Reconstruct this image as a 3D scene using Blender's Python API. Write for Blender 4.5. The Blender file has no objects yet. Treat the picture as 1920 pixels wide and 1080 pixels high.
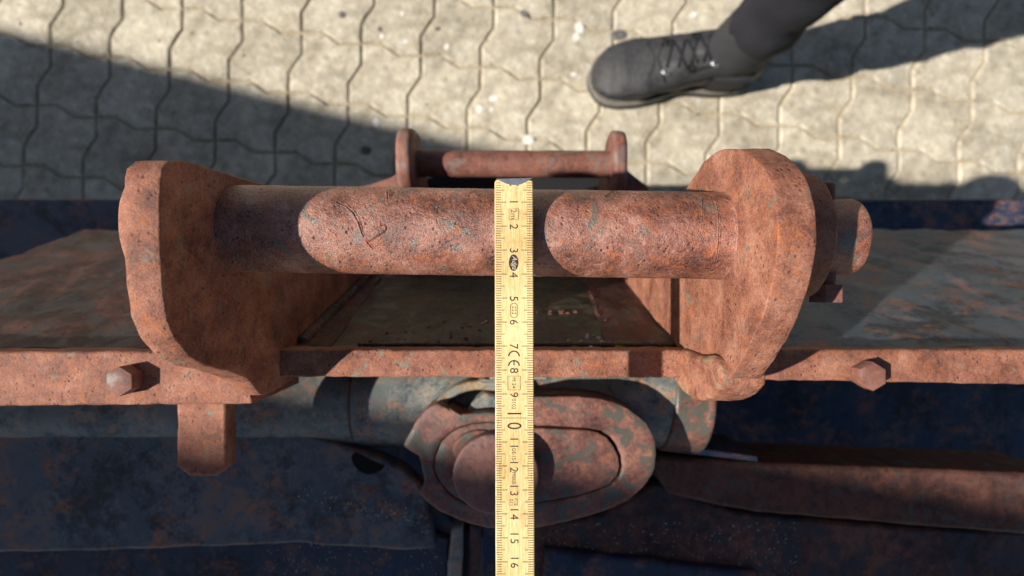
import bpy, bmesh, math, random
import numpy as np
from mathutils import Vector, Matrix, noise as mnoise

random.seed(7); np.random.seed(7)
S = 0.01                      # all shapes below are written in centimetres
CAM_Z = 102.0                 # lens height above the paving, cm
F = 1000.0                    # focal length in pixels of the 1920 wide photograph

# ------------------------------------------------------------------ camera, world, sun
scene = bpy.context.scene
cd = bpy.data.cameras.new("camera"); cam = bpy.data.objects.new("camera", cd)
scene.collection.objects.link(cam); scene.camera = cam
cam.location = (0, 0, CAM_Z*S); cam.rotation_euler = (0, 0, 0)
cd.sensor_width = 36.0; cd.lens = 36.0*F/1920.0
cd.clip_start = 0.002; cd.clip_end = 200.0
cd.dof.use_dof = True; cd.dof.focus_distance = 0.236; cd.dof.aperture_fstop = 7.2

SX, SY = 1.05, 0.20           # sunlight runs +x and a little +y for each cm it drops
sun_dir = Vector((-SX, -SY, 1)).normalized()       # towards the sun
elev = math.asin(sun_dir.z)
world = bpy.data.worlds.new("World"); scene.world = world; world.use_nodes = True
wn = world.node_tree.nodes; wl = world.node_tree.links
bg = wn["Background"]; sky = wn.new("ShaderNodeTexSky"); sky.sky_type = 'NISHITA'
sky.sun_disc = False; sky.sun_elevation = elev
sky.sun_rotation = math.atan2(sun_dir.x, sun_dir.y)
wl.new(sky.outputs[0], bg.inputs[0]); bg.inputs[1].default_value = 0.05
sl = bpy.data.lights.new("sun", 'SUN'); so = bpy.data.objects.new("sun", sl)
scene.collection.objects.link(so); sl.energy = 5.0; sl.angle = math.radians(0.8); sl.color = (1.0, 0.95, 0.87)
so.rotation_euler = sun_dir.to_track_quat('Z', 'Y').to_euler(); so.location = (-3, -1, 4)
scene.view_settings.view_transform = 'Standard'; scene.view_settings.look = 'None'
scene.view_settings.exposure = 0.52; scene.view_settings.gamma = 1.0
scene.view_settings.use_curve_mapping = False
scene.cycles.max_bounces = 6; scene.cycles.diffuse_bounces = 1; scene.cycles.glossy_bounces = 3

COL = scene.collection

def P(px, py, D):
    "a point seen at photo pixel px,py whose depth below the lens is D cm -> x, y, z in cm"
    return ((px-960)*D/F, (540-py)*D/F, CAM_Z-D)

# ------------------------------------------------------------------ object helpers
def tag(o, label=None, cat=None, kind=None, group=None):
    if label: o['label'] = label
    if cat: o['category'] = cat
    if kind: o['kind'] = kind
    if group: o['group'] = group
    return o

def empty(name, loc, label, cat, group=None):
    o = bpy.data.objects.new(name, None); COL.objects.link(o)
    o.location = Vector(loc)*S; o.empty_display_size = 0.02
    return tag(o, label, cat, None, group)

def world_loc(o):
    v = Vector((0, 0, 0))
    while o is not None:
        v += o.location; o = o.parent
    return v

def mesh(name, verts, faces, mat, parent=None, smooth=True, angle=40, kind=None):
    me = bpy.data.meshes.new(name)
    off = world_loc(parent) if parent else Vector((0, 0, 0))
    me.from_pydata([(v[0]*S-off.x, v[1]*S-off.y, v[2]*S-off.z) for v in verts], [], faces)
    me.validate(); me.update()
    bm = bmesh.new(); bm.from_mesh(me)
    bmesh.ops.recalc_face_normals(bm, faces=bm.faces[:])
    bm.to_mesh(me); bm.free()
    if smooth:
        me.shade_smooth()
        try: me.set_sharp_from_angle(angle=math.radians(angle))
        except Exception: pass
    me.materials.append(mat)
    o = bpy.data.objects.new(name, me); COL.objects.link(o)
    if parent: o.parent = parent
    if kind: o['kind'] = kind
    return o

def nz(x, y, z=0.0):
    return mnoise.noise(Vector((x, y, z)))

def chaikin(pts, n):
    for _ in range(n):
        q = []
        for i in range(len(pts)):
            a = pts[i]; b = pts[(i+1) % len(pts)]
            q.append((a[0]*.75+b[0]*.25, a[1]*.75+b[1]*.25))
            q.append((a[0]*.25+b[0]*.75, a[1]*.25+b[1]*.75))
        pts = q
    return pts

def densify(pts, step):
    out = []
    for i in range(len(pts)):
        a = pts[i]; b = pts[(i+1) % len(pts)]
        L = math.hypot(b[0]-a[0], b[1]-a[1]); n = max(1, int(round(L/step)))
        for k in range(n):
            t = k/n; out.append((a[0]+(b[0]-a[0])*t, a[1]+(b[1]-a[1])*t))
    return out

def plate_geo(outline, axis, a, b, bev=0.08, jit=0.0, step=None, smooth=0, seed=0.0, jf=1.2, tilt=None):
    """a plate of thickness a..b along an axis with rounded, slightly uneven edges
    axis 'x': outline is (y, z); 'y': (x, z); 'z': (x, y)."""
    pts = chaikin(list(outline), smooth) if smooth else list(outline)
    if step: pts = densify(pts, step)
    ar = sum(pts[i][0]*pts[(i+1) % len(pts)][1]-pts[(i+1) % len(pts)][0]*pts[i][1] for i in range(len(pts)))
    if ar < 0: pts = pts[::-1]
    n = len(pts)
    nor = []
    for i in range(n):
        p = pts[i-1]; q = pts[(i+1) % n]
        tx, ty = q[0]-p[0], q[1]-p[1]; L = math.hypot(tx, ty) or 1
        nor.append((ty/L, -tx/L))
    lo, hi = min(a, b), max(a, b); bev = min(bev, (hi-lo)*.45)
    lay = [(lo, bev), (lo+bev*.3, bev*.3), (lo+bev, 0)]
    if hi-lo > 0.5:
        k = min(6, max(1, int((hi-lo)/0.35))) if jit else 0
        for j in range(1, k+1): lay.append((lo+bev+(hi-lo-2*bev)*j/(k+1), 0))
    lay += [(hi-bev, 0), (hi-bev*.3, bev*.3), (hi, bev)]
    V = []
    for h, ins in lay:
        for (x, y), (nx, ny) in zip(pts, nor):
            d = -ins
            if jit:
                d += jit*(nz(x*jf+seed, y*jf, h*jf)+.5*nz(x*jf*3+seed, y*jf*3, h*jf*2.5))
            X, Y = x+nx*d, y+ny*d; H = h + (tilt(X, Y) if tilt else 0)
            V.append((H, X, Y) if axis == 'x' else (X, H, Y) if axis == 'y' else (X, Y, H))
    Fc = []
    m = len(lay)
    for j in range(m-1):
        for i in range(n):
            i2 = (i+1) % n
            Fc.append((j*n+i, j*n+i2, (j+1)*n+i2, (j+1)*n+i))
    Fc.append(tuple(range(n-1, -1, -1))); Fc.append(tuple(range((m-1)*n, m*n)))
    return V, Fc

def plate(name, outline, axis, a, b, mat, parent=None, **k):
    V, Fc = plate_geo(outline, axis, a, b, **k)
    o = mesh(name, V, Fc, mat, parent, angle=50)
    for p in o.data.polygons:
        if len(p.vertices) > 4 or (len(pts_n(outline)) == 4 and len(Fc) < 60): p.use_smooth = False
    return o
def pts_n(o): return list(o)

def box(name, x0, x1, y0, y1, z0, z1, mat, parent=None, bev=.08, jit=0.0, step=None):
    return plate(name, [(x0, y0), (x1, y0), (x1, y1), (x0, y1)], 'z', z0, z1, mat, parent, bev=bev, jit=jit, step=step)

def rod_geo(p0, p1, r0, r1=None, seg=48, rings=2, jit=0.0, bev=0.0, jf=1.0):
    r1 = r0 if r1 is None else r1
    p0 = Vector(p0); p1 = Vector(p1); ax = (p1-p0).normalized(); L = (p1-p0).length
    up = Vector((0, 0, 1)) if abs(ax.z) < .9 else Vector((1, 0, 0))
    u = ax.cross(up).normalized(); v = ax.cross(u)
    st = [(0, -bev), (bev*.3, -bev*.3), (bev, 0)] if bev else [(0, 0)]
    for k in range(1, rings): st.append((bev+(L-2*bev)*k/rings, 0))
    st += [(L-bev, 0), (L-bev*.3, -bev*.3), (L, -bev)] if bev else [(L, 0)]
    V = []; Fc = []
    for t, dr in st:
        for i in range(seg):
            a = 2*math.pi*i/seg; r = r0+(r1-r0)*t/L+dr
            c = p0+ax*t
            if jit:
                w = c+(u*math.cos(a)+v*math.sin(a))*r
                r += jit*nz(w.x*jf, w.y*jf, w.z*jf)
            V.append(tuple(c+(u*math.cos(a)+v*math.sin(a))*r))
    for j in range(len(st)-1):
        for i in range(seg):
            i2 = (i+1) % seg
            Fc.append((j*seg+i, j*seg+i2, (j+1)*seg+i2, (j+1)*seg+i))
    Fc.append(tuple(range(seg-1, -1, -1))); Fc.append(tuple(range((len(st)-1)*seg, len(st)*seg)))
    return V, Fc

def rod(name, p0, p1, r, mat, parent=None, r1=None, **k):
    V, Fc = rod_geo(p0, p1, r, r1, **k)
    return mesh(name, V, Fc, mat, parent, angle=45)

def bead(name, pts, r, mat, parent=None, seg=10, jit=.35, step=.12):
    "a weld bead or cord along a polyline, uneven"
    P3 = [Vector(p) for p in pts]; Q = []
    for a, b in zip(P3[:-1], P3[1:]):
        n = max(1, int((b-a).length/step))
        for k in range(n): Q.append(a.lerp(b, k/n))
    Q.append(P3[-1]); V = []; Fc = []
    for i, q in enumerate(Q):
        t = (Q[min(i+1, len(Q)-1)]-Q[max(i-1, 0)]).normalized()
        up = Vector((0, 0, 1)) if abs(t.z) < .9 else Vector((1, 0, 0))
        u = t.cross(up).normalized(); v = t.cross(u)
        rr = r*(1+jit*nz(i*.7, r*10, q.x))*(0.35 if i in (0, len(Q)-1) else 1)
        for k in range(seg):
            a = 2*math.pi*k/seg; V.append(tuple(q+(u*math.cos(a)+v*math.sin(a))*rr))
    for j in range(len(Q)-1):
        for i in range(seg):
            i2 = (i+1) % seg; Fc.append((j*seg+i, j*seg+i2, (j+1)*seg+i2, (j+1)*seg+i))
    Fc.append(tuple(range(seg-1, -1, -1))); Fc.append(tuple(range((len(Q)-1)*seg, len(Q)*seg)))
    return mesh(name, V, Fc, mat, parent, angle=80)

def grid_sheet(name, A, B, C, D, nu, nv, mat, parent, jit=0.0, jf=.6, thick=0.8):
    "a dented steel sheet with corners A B C D and real thickness"
    A, B, C, D = map(Vector, (A, B, C, D)); n = (B-A).cross(D-A).normalized()
    V = []; Fc = []
    for s in (0, 1):
        for j in range(nv+1):
            for i in range(nu+1):
                u = i/nu; v = j/nv
                p = A.lerp(B, u).lerp(D.lerp(C, u), v)
                V.append(tuple(p + n*(jit*(nz(p.x*jf, p.y*jf, p.z*jf)+.4*nz(p.x*jf*3, p.y*jf*3, p.z*jf*3)) - s*thick)))
    W = nu+1; N = W*(nv+1)
    for j in range(nv):
        for i in range(nu):
            a = j*W+i; Fc.append((a, a+1, a+W+1, a+W)); Fc.append((N+a+W, N+a+W+1, N+a+1, N+a))
    rim = [i for i in range(W)]+[j*W+nu for j in range(1, nv+1)]+[nv*W+i for i in range(nu-1, -1, -1)]+[j*W for j in range(nv-1, 0, -1)]
    for k in range(len(rim)):
        a, b = rim[k], rim[(k+1) % len(rim)]; Fc.append((b, a, N+a, N+b))
    return mesh(name, V, Fc, mat, parent, angle=50)

# ------------------------------------------------------------------ materials
class NT:
    def __init__(s, name):
        s.m = bpy.data.materials.new(name); s.m.use_nodes = True
        s.n = s.m.node_tree.nodes; s.l = s.m.node_tree.links; s.b = s.n["Principled BSDF"]
        s.tc = s.n.new("ShaderNodeTexCoord"); s.co = s.tc.outputs['Object']
    def mapping(s, scale=(1, 1, 1), loc=(0, 0, 0), rot=(0, 0, 0)):
        m = s.n.new("ShaderNodeMapping"); s.l.new(s.co, m.inputs[0])
        m.inputs['Scale'].default_value = scale; m.inputs['Location'].default_value = loc; m.inputs['Rotation'].default_value = rot
        return m.outputs[0]
    def noise(s, scale, detail=5, rough=.6, dist=0, vec=None, off=0):
        n = s.n.new("ShaderNodeTexNoise"); n.inputs['Scale'].default_value = scale
        n.inputs['Detail'].default_value = detail; n.inputs['Roughness'].default_value = rough; n.inputs['Distortion'].default_value = dist
        if vec is None: vec = s.mapping(loc=(off, off*1.7, -off))
        s.l.new(vec, n.inputs['Vector']); return n.outputs[0]
    def voro(s, scale, off=0, feature='F1', rand=1):
        n = s.n.new("ShaderNodeTexVoronoi"); n.feature = feature; n.inputs['Scale'].default_value = scale
        n.inputs['Randomness'].default_value = rand
        s.l.new(s.mapping(loc=(off, off, off)), n.inputs['Vector']); return n.outputs['Distance']
    def ramp(s, f, stops, interp='LINEAR'):
        r = s.n.new("ShaderNodeValToRGB"); s.l.new(f, r.inputs[0]); e = r.color_ramp.elements
        r.color_ramp.interpolation = interp
        while len(e) > 1: e.remove(e[-1])
        for i, (p, c) in enumerate(stops):
            el = e[0] if i == 0 else e.new(p)
            el.position = p; el.color = (*c, 1) if not isinstance(c, (int, float)) else (c, c, c, 1)
        return r.outputs[0]
    def mix(s, f, a, b, mode='MIX'):
        m = s.n.new("ShaderNodeMix"); m.data_type = 'RGBA'; m.blend_type = mode
        for k, v in ((0, f), (6, a), (7, b)):
            if isinstance(v, (int, float)): m.inputs[k].default_value = v
            elif isinstance(v, tuple): m.inputs[k].default_value = (*v, 1)
            else: s.l.new(v, m.inputs[k])
        return m.outputs[2]
    def math(s, op, a, b=0.0):
        m = s.n.new("ShaderNodeMath"); m.operation = op
        for k, v in ((0, a), (1, b)):
            if isinstance(v, (int, float)): m.inputs[k].default_value = v
            else: s.l.new(v, m.inputs[k])
        return m.outputs[0]
    def bump(s, h, strength=.5, dist=.0005, prev=None):
        b = s.n.new("ShaderNodeBump"); b.inputs['Strength'].default_value = strength; b.inputs['Distance'].default_value = dist
        s.l.new(h, b.inputs['Height'])
        if prev is not None: s.l.new(prev, b.inputs['Normal'])
        return b.outputs[0]
    def out(s, col, rough=.7, nor=None, metal=0.0, spec=.4):
        for k, v in (('Base Color', col), ('Roughness', rough), ('Metallic', metal)):
            if isinstance(v, (int, float)): s.b.inputs[k].default_value = v
            elif isinstance(v, tuple): s.b.inputs[k].default_value = (*v, 1)
            else: s.l.new(v, s.b.inputs[k])
        s.b.inputs['Specular IOR Level'].default_value = spec
        if nor is not None: s.l.new(nor, s.b.inputs['Normal'])
        return s.m

def rust(name, tones, bloom_amt=.75, sharp=.08, contrast=1.0, wts=(.40, .40, .20), patch=(.11, .125, .105), patch_amt=.36, sc=1.0, pits=.5, grain=.5, rough=(.55, .85), off=0.0, streak=.0, spec=.4):
    """corroded steel: broad tone drift, mm-sized mottling, dark pits, orange blooms, leftover paint patches"""
    t = NT(name)
    broad = t.noise(38*sc, 4, .55, .3, off=off)
    mid = t.noise(210*sc, 6, .68, .4, off=off+1)
    fine = t.noise(900*sc, 4, .7, 0, off=off+2)
    f = t.math('ADD', t.math('MULTIPLY', broad, wts[0]), t.math('ADD', t.math('MULTIPLY', mid, wts[1]), t.math('MULTIPLY', fine, wts[2])))
    col = t.ramp(f, [(.5-.13/contrast, tones[0]), (.5-.045/contrast, tones[1]), (.5+.03/contrast, tones[2]), (.5+.12/contrast, tones[3])])
    # orange blooms
    bloom = t.ramp(t.noise(95*sc, 6, .72, .8, off=off+4), [(.52, 0.0), (.66, 1.0)])
    bm_ = t.math('MULTIPLY', bloom, t.ramp(fine, [(.35, .2), (.6, 1.0)]))
    col = t.mix(t.math('MULTIPLY', bm_, bloom_amt), col, tones[4])
    # paint left in the hollows
    pm = t.noise(60*sc, 5, .62, .9, off=off+7)
    pm2 = t.noise(420*sc, 4, .7, 0, off=off+9)
    pmask = t.ramp(t.math('ADD', t.math('MULTIPLY', pm, .8), t.math('MULTIPLY', pm2, .2)), [(1-patch_amt-.08, 0.0), (1-patch_amt-.08+sharp, 1.0)])
    col = t.mix(t.math('MULTIPLY', pmask, .85), col, patch)
    # pits
    v = t.voro(230*sc, off)
    gate = t.ramp(t.noise(70*sc, 3, .6, 0, off=off+12), [(.45, 0.0), (.62, 1.0)])
    pit = t.math('MULTIPLY', t.ramp(v, [(.10, 1.0), (.32, 0.0)]), gate)
    col = t.mix(t.math('MULTIPLY', pit, pits), col, tuple(c*.28 for c in tones[1]))
    h = t.math('SUBTRACT', t.math('ADD', t.math('MULTIPLY', mid, .9), t.math('MULTIPLY', fine, .7)), t.math('MULTIPLY', pit, .8))
    nor = t.bump(h, grain, .0006)
    r = t.ramp(f, [(.35, rough[0]), (.6, rough[1])])
    r = t.mix(pmask, r, (rough[0]*.9,)*3)
    return t.out(col, r, nor, spec=spec)

T_PIN = [(.048, .019, .016), (.17, .060, .038), (.30, .122, .084), (.47, .25, .185), (.50, .13, .027)]
T_DULL = [(.050, .020, .018), (.115, .048, .038), (.19, .080, .060), (.28, .13, .095), (.33, .11, .045)]
T_PLATE = [(.080, .028, .018), (.20, .074, .045), (.32, .13, .082), (.46, .23, .15), (.46, .145, .042)]
M_pin = rust("rusty_pin_steel", T_PIN, patch=(.13, .126, .102), patch_amt=.348, sc=1.7, contrast=1.12, sharp=.05, wts=(.40, .20, .40), off=.5, pits=.85, grain=.9, rough=(.30, .50), spec=.75)
M_ear = rust("rusty_plate_steel", T_PLATE, patch=(.17, .18, .13), patch_amt=.34, sc=1.5, contrast=1.0, wts=(.38, .24, .38), off=2.1, pits=.7, grain=.9)
M_edge = rust("rusty_flame_cut_edge", T_PLATE, patch=(.26, .22, .13), patch_amt=.36, sc=1.1, contrast=1.1, off=5.3, pits=.35, grain=1.0)
M_far = rust("rusty_lug_steel", [(.07,.028,.022),(.155,.062,.045),(.225,.092,.066),(.30,.13,.095),(.32,.11,.05)], patch=(.17, .13, .11), patch_amt=.40, sc=.6, off=3.1, pits=.3, grain=.5)
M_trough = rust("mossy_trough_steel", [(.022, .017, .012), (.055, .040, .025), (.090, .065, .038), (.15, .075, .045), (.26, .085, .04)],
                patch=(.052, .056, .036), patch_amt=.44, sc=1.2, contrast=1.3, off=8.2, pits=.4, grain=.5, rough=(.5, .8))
M_blue = rust("dark_painted_steel", [(.05, .062, .066), (.12, .135, .13), (.20, .205, .185), (.32, .27, .21), (.50, .18, .06)],
              patch=(.15, .17, .16), patch_amt=.42, sc=.62, contrast=1.5, bloom_amt=1.0, off=11.0, pits=.4, grain=.35, rough=(.36, .6))
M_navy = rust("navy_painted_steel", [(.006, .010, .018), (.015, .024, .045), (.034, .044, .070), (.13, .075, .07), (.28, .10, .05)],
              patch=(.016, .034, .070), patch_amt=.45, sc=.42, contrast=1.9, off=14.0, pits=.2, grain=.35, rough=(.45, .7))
M_brown = rust("dull_brown_steel", [(.02, .014, .015), (.055, .028, .025), (.095, .043, .035), (.16, .075, .055), (.20, .075, .035)],
               patch=(.035, .032, .040), patch_amt=.42, sc=.6, contrast=1.7, off=17.0, pits=.25, grain=.4)
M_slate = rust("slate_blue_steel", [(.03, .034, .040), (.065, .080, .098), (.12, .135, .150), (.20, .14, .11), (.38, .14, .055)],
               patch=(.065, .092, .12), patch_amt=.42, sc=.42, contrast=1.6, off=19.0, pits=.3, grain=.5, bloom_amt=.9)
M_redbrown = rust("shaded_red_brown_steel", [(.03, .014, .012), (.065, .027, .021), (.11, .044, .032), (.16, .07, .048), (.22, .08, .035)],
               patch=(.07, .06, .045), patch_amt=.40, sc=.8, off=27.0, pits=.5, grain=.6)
M_disc = rust("rusty_disc_steel", T_DULL[:4]+[(.40, .15, .07)], patch=(.080, .088, .070), patch_amt=.405, sc=1.35, contrast=1.15, sharp=.03, wts=(.38, .30, .32), off=21.0, pits=.3, grain=.35, rough=(.42, .66), spec=.5)
M_hub = rust("purple_rust_steel", [(.07, .035, .036), (.14, .065, .056), (.20, .09, .07), (.26, .125, .095), (.30, .11, .055)],
             patch=(.06, .06, .085), patch_amt=.36, sc=.7, off=24.0, pits=.5, grain=.3, rough=(.4, .62), spec=.5)

def paving_mat(name, a, b):
    t = NT(name)
    oi = t.n.new("ShaderNodeObjectInfo")
    big = t.noise(7, 4, .6, .2); mid = t.noise(55, 6, .7, .3, off=2); fine = t.noise(420, 4, .75, 0, off=5)
    wv = t.n.new("ShaderNodeNewGeometry").outputs['Position']
    cl = t.noise(9, 5, .65, .5, vec=wv); cl2 = t.noise(38, 5, .7, .8, vec=wv)
    f = t.math('ADD', t.math('MULTIPLY', cl, .35), t.math('ADD', t.math('MULTIPLY', mid, .35), t.math('MULTIPLY', fine, .3)))
    col = t.ramp(f, [(.42, a), (.50, tuple((p+q)/2*1.02 for p, q in zip(a, b))), (.58, b)])
    warm = t.ramp(cl2, [(.50, 0.0), (.66, 1.0)])
    col = t.mix(t.math('MULTIPLY', warm, .30), col, (.47, .37, .22))
    grey = t.ramp(t.noise(16, 5, .7, .6, vec=wv), [(.54, 0.0), (.70, 1.0)])
    col = t.mix(t.math('MULTIPLY', grey, .5), col, (.27, .25, .215))
    tint = t.ramp(oi.outputs['Random'], [(0, .86), (1, 1.08)])
    col = t.mix(1.0, col, tint, 'MULTIPLY')
    st = t.ramp(t.noise(30, 5, .7, .8, vec=wv), [(.63, 0.0), (.70, 1.0)])
    col = t.mix(t.math('MULTIPLY', st, .65), col, (.16, .12, .085))
    pale = t.ramp(t.noise(43, 4, .6, .5, off=15), [(.66, 0.0), (.72, 1.0)])
    col = t.mix(t.math('MULTIPLY', pale, .7), col, (.74, .73, .70))
    agg = t.ramp(t.voro(330, 3), [(.08, 1.0), (.25, 0.0)])
    col = t.mix(t.math('MULTIPLY', agg, .7), col, (.14, .12, .10))
    nor = t.bump(t.math('ADD', t.math('MULTIPLY', mid, 1.6), t.math('MULTIPLY', fine, .8)), .8, .0028)
    return t.out(col, .9, nor, spec=.2)
M_pave = paving_mat("concrete_paver", (.32, .275, .205), (.68, .615, .48))
def simple(name, col, rough=.8, bumpscale=None, metal=0, var=.25, spec=.4, bs=.4, bd=.0004):
    t = NT(name); k = bumpscale or 200
    n = t.noise(k, 5, .65)
    c = t.ramp(n, [(.3, tuple(x*(1-var) for x in col)), (.7, tuple(min(1, x*(1+var)) for x in col))])
    return t.out(c, rough, t.bump(n, bs, bd), metal, spec)
M_sand = simple("joint_sand", (.44, .35, .22), .95, 500, var=.3)
M_boot = simple("black_nubuck", (.036, .035, .037), .6, 140, var=.45, bs=.6, bd=.0015)
M_boot2 = simple("black_boot_fabric", (.032, .032, .036), .8, 700, var=.35)
M_sole = simple("grey_rubber_sole", (.16, .145, .125), .8, 150, var=.3)
M_soled = simple("black_rubber_sole", (.025, .026, .026), .6, 150)
M_lace = simple("black_lace", (.010, .010, .011), .8, 900)
M_metal = simple("worn_metal", (.62, .62, .64), .32, 300, metal=.9, var=.15)
M_tag = simple("yellow_tag", (.55, .38, .10), .7, 300)
M_trou = simple("dark_work_trousers", (.012, .012, .017), .9, 400, var=.3)
M_jack = simple("dark_work_jacket", (.03, .035, .05), .9, 300)
M_skin = simple("skin", (.45, .27, .19), .55, 200, var=.06)
M_print = simple("brown_print", (.040, .026, .020), .8, 2500, var=.6)
M_white = simple("pale_print", (.60, .50, .34), .8, 900)
M_lich = simple("pale_droppings", (.60, .60, .52), .9, 300)
M_moss = simple("bright_moss", (.20, .30, .02), .9, 300)
M_crumb = simple("rust_flake", (.16, .07, .05), .9, 500)
M_gap_shade = simple("gap_shade_black", (.006, .006, .007), .7, 100)  # shade of the deep gap put into the colour
M_caster = simple("shade_caster_paint", (.10, .11, .12), .6, 30)  # used only on the added shade caster

def wood_mat():
    t = NT("yellow_lacquered_wood")
    g1 = t.noise(60, 5, .6, .2, vec=t.mapping(scale=(38, 1.6, 38)))
    g2 = t.noise(30, 4, .7, .4, vec=t.mapping(scale=(110, 9, 60), loc=(2, 3, 0)))
    g3 = t.noise(22, 3, .5, 0, off=3)
    f = t.math('ADD', t.math('MULTIPLY', g1, .35), t.math('ADD', t.math('MULTIPLY', g2, .4), t.math('MULTIPLY', g3, .25)))
    col = t.ramp(f, [(.36, (.42, .25, .08)), (.46, (.67, .46, .19)), (.57, (.85, .66, .34))])
    dirt = t.ramp(t.noise(110, 6, .78, 1.0, off=8), [(.55, 0.0), (.70, 1.0)])
    col = t.mix(t.math('MULTIPLY', dirt, .55), col, (.33, .22, .09))
    return t.out(col, .42, t.bump(g2, .25, .0001), spec=.45)
M_wood = wood_mat()

# ------------------------------------------------------------------ the paved ground
ga = [(-260, -200), (260, -200), (260, 260), (-260, 260)]
g = mesh("ground", [(-3000, -3000, -.56), (3000, -3000, -.56), (3000, 3000, -.56), (-3000, 3000, -.56)], [(0, 1, 2, 3)], M_sand, smooth=False)
tag(g, "sandy bed under the interlocking pavers", None, 'structure')
pave = bpy.data.objects.new("pavement", None); COL.objects.link(pave); tag(pave, "pale interlocking concrete pavement", None, 'structure')
K = 102.0/F
A_ = Vector((112*K, -22*K)); B_ = Vector((-25*K, -113*K))
org = Vector(((678-960)*K, (540-82)*K))
h1 = Vector((39.5*K, 0)); d1 = A_-2*h1; h2 = Vector((0, -38.5*K)); d2 = B_-2*h2
def paver_outline():
    p = Vector((0, 0)); pts = []
    for st in (h1, d1, h1, h2, d2, h2, -h1, -d1, -h1, -h2, -d2, -h2):
        pts.append((p.x, p.y)); p = p+st
    c = (A_+B_)/2
    return [(x-c.x, y-c.y) for x, y in pts], c
po, pc = paver_outline()
def inset(pts, d):
    ar = sum(pts[i][0]*pts[(i+1) % len(pts)][1]-pts[(i+1) % len(pts)][0]*pts[i][1] for i in range(len(pts)))
    if ar < 0: pts = pts[::-1]
    out = []; n = len(pts)
    for i in range(n):
        a, b, c = Vector(pts[i-1]), Vector(pts[i]), Vector(pts[(i+1) % n])
        e1 = (b-a).normalized(); e2 = (c-b).normalized()
        n1 = Vector((-e1.y, e1.x)); n2 = Vector((-e2.y, e2.x)); m = (n1+n2)
        L = m.length
        if L < 1e-6: m = n1
        m = m/ max(.2, (1+n1.dot(n2)))
        q = b+m*d; out.append((q.x, q.y))
    return out
def paver_mesh(name, seed):
    rnd = random.Random(seed); V = []
    lays = [(.15, -1.0), (.16, -.5), (.24, -.20), (.50, -.02)]
    base = None
    rings = []
    for ins, z in lays:
        q = inset(po, ins); q = densify(q, 1.3)
        if base is None: base = len(q)
        rings.append([(x, y, z) for x, y in q])
    n = min(len(r) for r in rings)
    if any(len(r) != n for r in rings):       # equal counts: resample each side by fixed steps
        rings = []
        for ins, z in lays:
            q = inset(po, ins); r = []
            for i in range(len(q)):
                a = q[i]; b = q[(i+1) % len(q)]
                for k in range(3): r.append((a[0]+(b[0]-a[0])*k/3, a[1]+(b[1]-a[1])*k/3, z))
            rings.append(r)
        n = len(rings[0])
    for r in rings:
        for (x, y, z) in r:
            j = .11 if z > -.9 else .03
            V.append((x+rnd.uniform(-j, j), y+rnd.uniform(-j, j), z+(rnd.uniform(-.04, .02) if z > -.5 else 0)))
    Fc = []
    for j in range(len(rings)-1):
        for i in range(n):
            i2 = (i+1) % n; Fc.append((j*n+i, j*n+i2, (j+1)*n+i2, (j+1)*n+i))
    Fc.append(tuple(range((len(rings)-1)*n, len(rings)*n)))
    me = bpy.data.meshes.new(name); me.from_pydata([(x*S, y*S, z*S) for x, y, z in V], [], Fc)
    me.update(); me.materials.append(M_pave); return me
pm = [paver_mesh("paving_stone", s) for s in range(8)]
far_v = []; far_f = []
cand = []
for i in range(-34, 36):
    for j in range(-26, 30):
        c = org + A_*i + B_*j + pc
        if abs(c.x) > 330 or not (-230 < c.y < 330): continue
        # pixel position; those that show largest come first
        px, py = 960+c.x/K, 540-c.y/K
        d = max(abs(px-960)/960, max(0, (py-180))/260, max(0, -py)/260+.4)
        cand.append((d, c.x, c.y))
cand.sort()
for k, (d, x, y) in enumerate(cand):
    r = random.Random(int(x*7)+int(y*13)*91)
    if k < 285:
        o = bpy.data.objects.new("paving_stone", pm[r.randrange(8)]); COL.objects.link(o); o.parent = pave
        o.location = (x*S, y*S, r.uniform(-.10, .08)*S)
        o.rotation_euler = (r.uniform(-.006, .006), r.uniform(-.006, .006), r.uniform(-.008, .008))
    else:
        q = inset(po, .3); b = len(far_v); n = len(q)
        far_v += [(x+a, y+c, -1.0) for a, c in inset(po, .17)] + [(x+a, y+c, -.02) for a, c in q]
        for i in range(n):
            i2 = (i+1) % n; far_f.append((b+i, b+i2, b+n+i2, b+n+i))
        far_f.append(tuple(range(b+n, b+2*n)))
fs = mesh("outer_paving_stones", far_v, far_f, M_pave, pave, smooth=False, kind='stuff')

pv, pf = [], []
prr = random.Random(21)
def flat_splat(cx, cy, rx, ry, z=.03, ang=0.0, n=18, h=.06):
    b = len(pv); ca, sa = math.cos(ang), math.sin(ang)
    for ring, hh in ((1.0, 0), (.7, h), (.3, h*1.3)):
        for i in range(n):
            a = 2*math.pi*i/n; k = ring*(1+.22*nz(math.cos(a)*1.7+cx, math.sin(a)*1.7+cy))
            x, y = rx*k*math.cos(a), ry*k*math.sin(a); pv.append((cx+x*ca-y*sa, cy+x*sa+y*ca, z+hh))
    for r in range(2):
        for i in range(n):
            i2 = (i+1) % n; pf.append((b+r*n+i, b+r*n+i2, b+(r+1)*n+i2, b+(r+1)*n+i))
    pf.append(tuple(range(b+2*n, b+3*n)))
for px_, py_, rx, ry, an in [(1086, 52, .85, 1.1, .3), (1080, 70, .7, .9, -.4), (838, 88, .5, .6, 0), (760, 78, .55, .5, 0), (925, 185, .9, .6, .3), (898, 205, .7, .9, .1), (922, 205, .5, .5, 0),
                             (716, 68, .4, .5, 0), (990, 262, 1.1, .9, 0), (754, 26, .4, .5, 0), (1300, 28, .8, .6, .4), (705, 230, .6, .8, 0), (1155, 250, .5, .4, 0), (1075, 140, .6, .4, 0)]:
    gx, gy, _ = P(px_, py_, 102); flat_splat(gx, gy, rx, ry, ang=an, h=.015)
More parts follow.
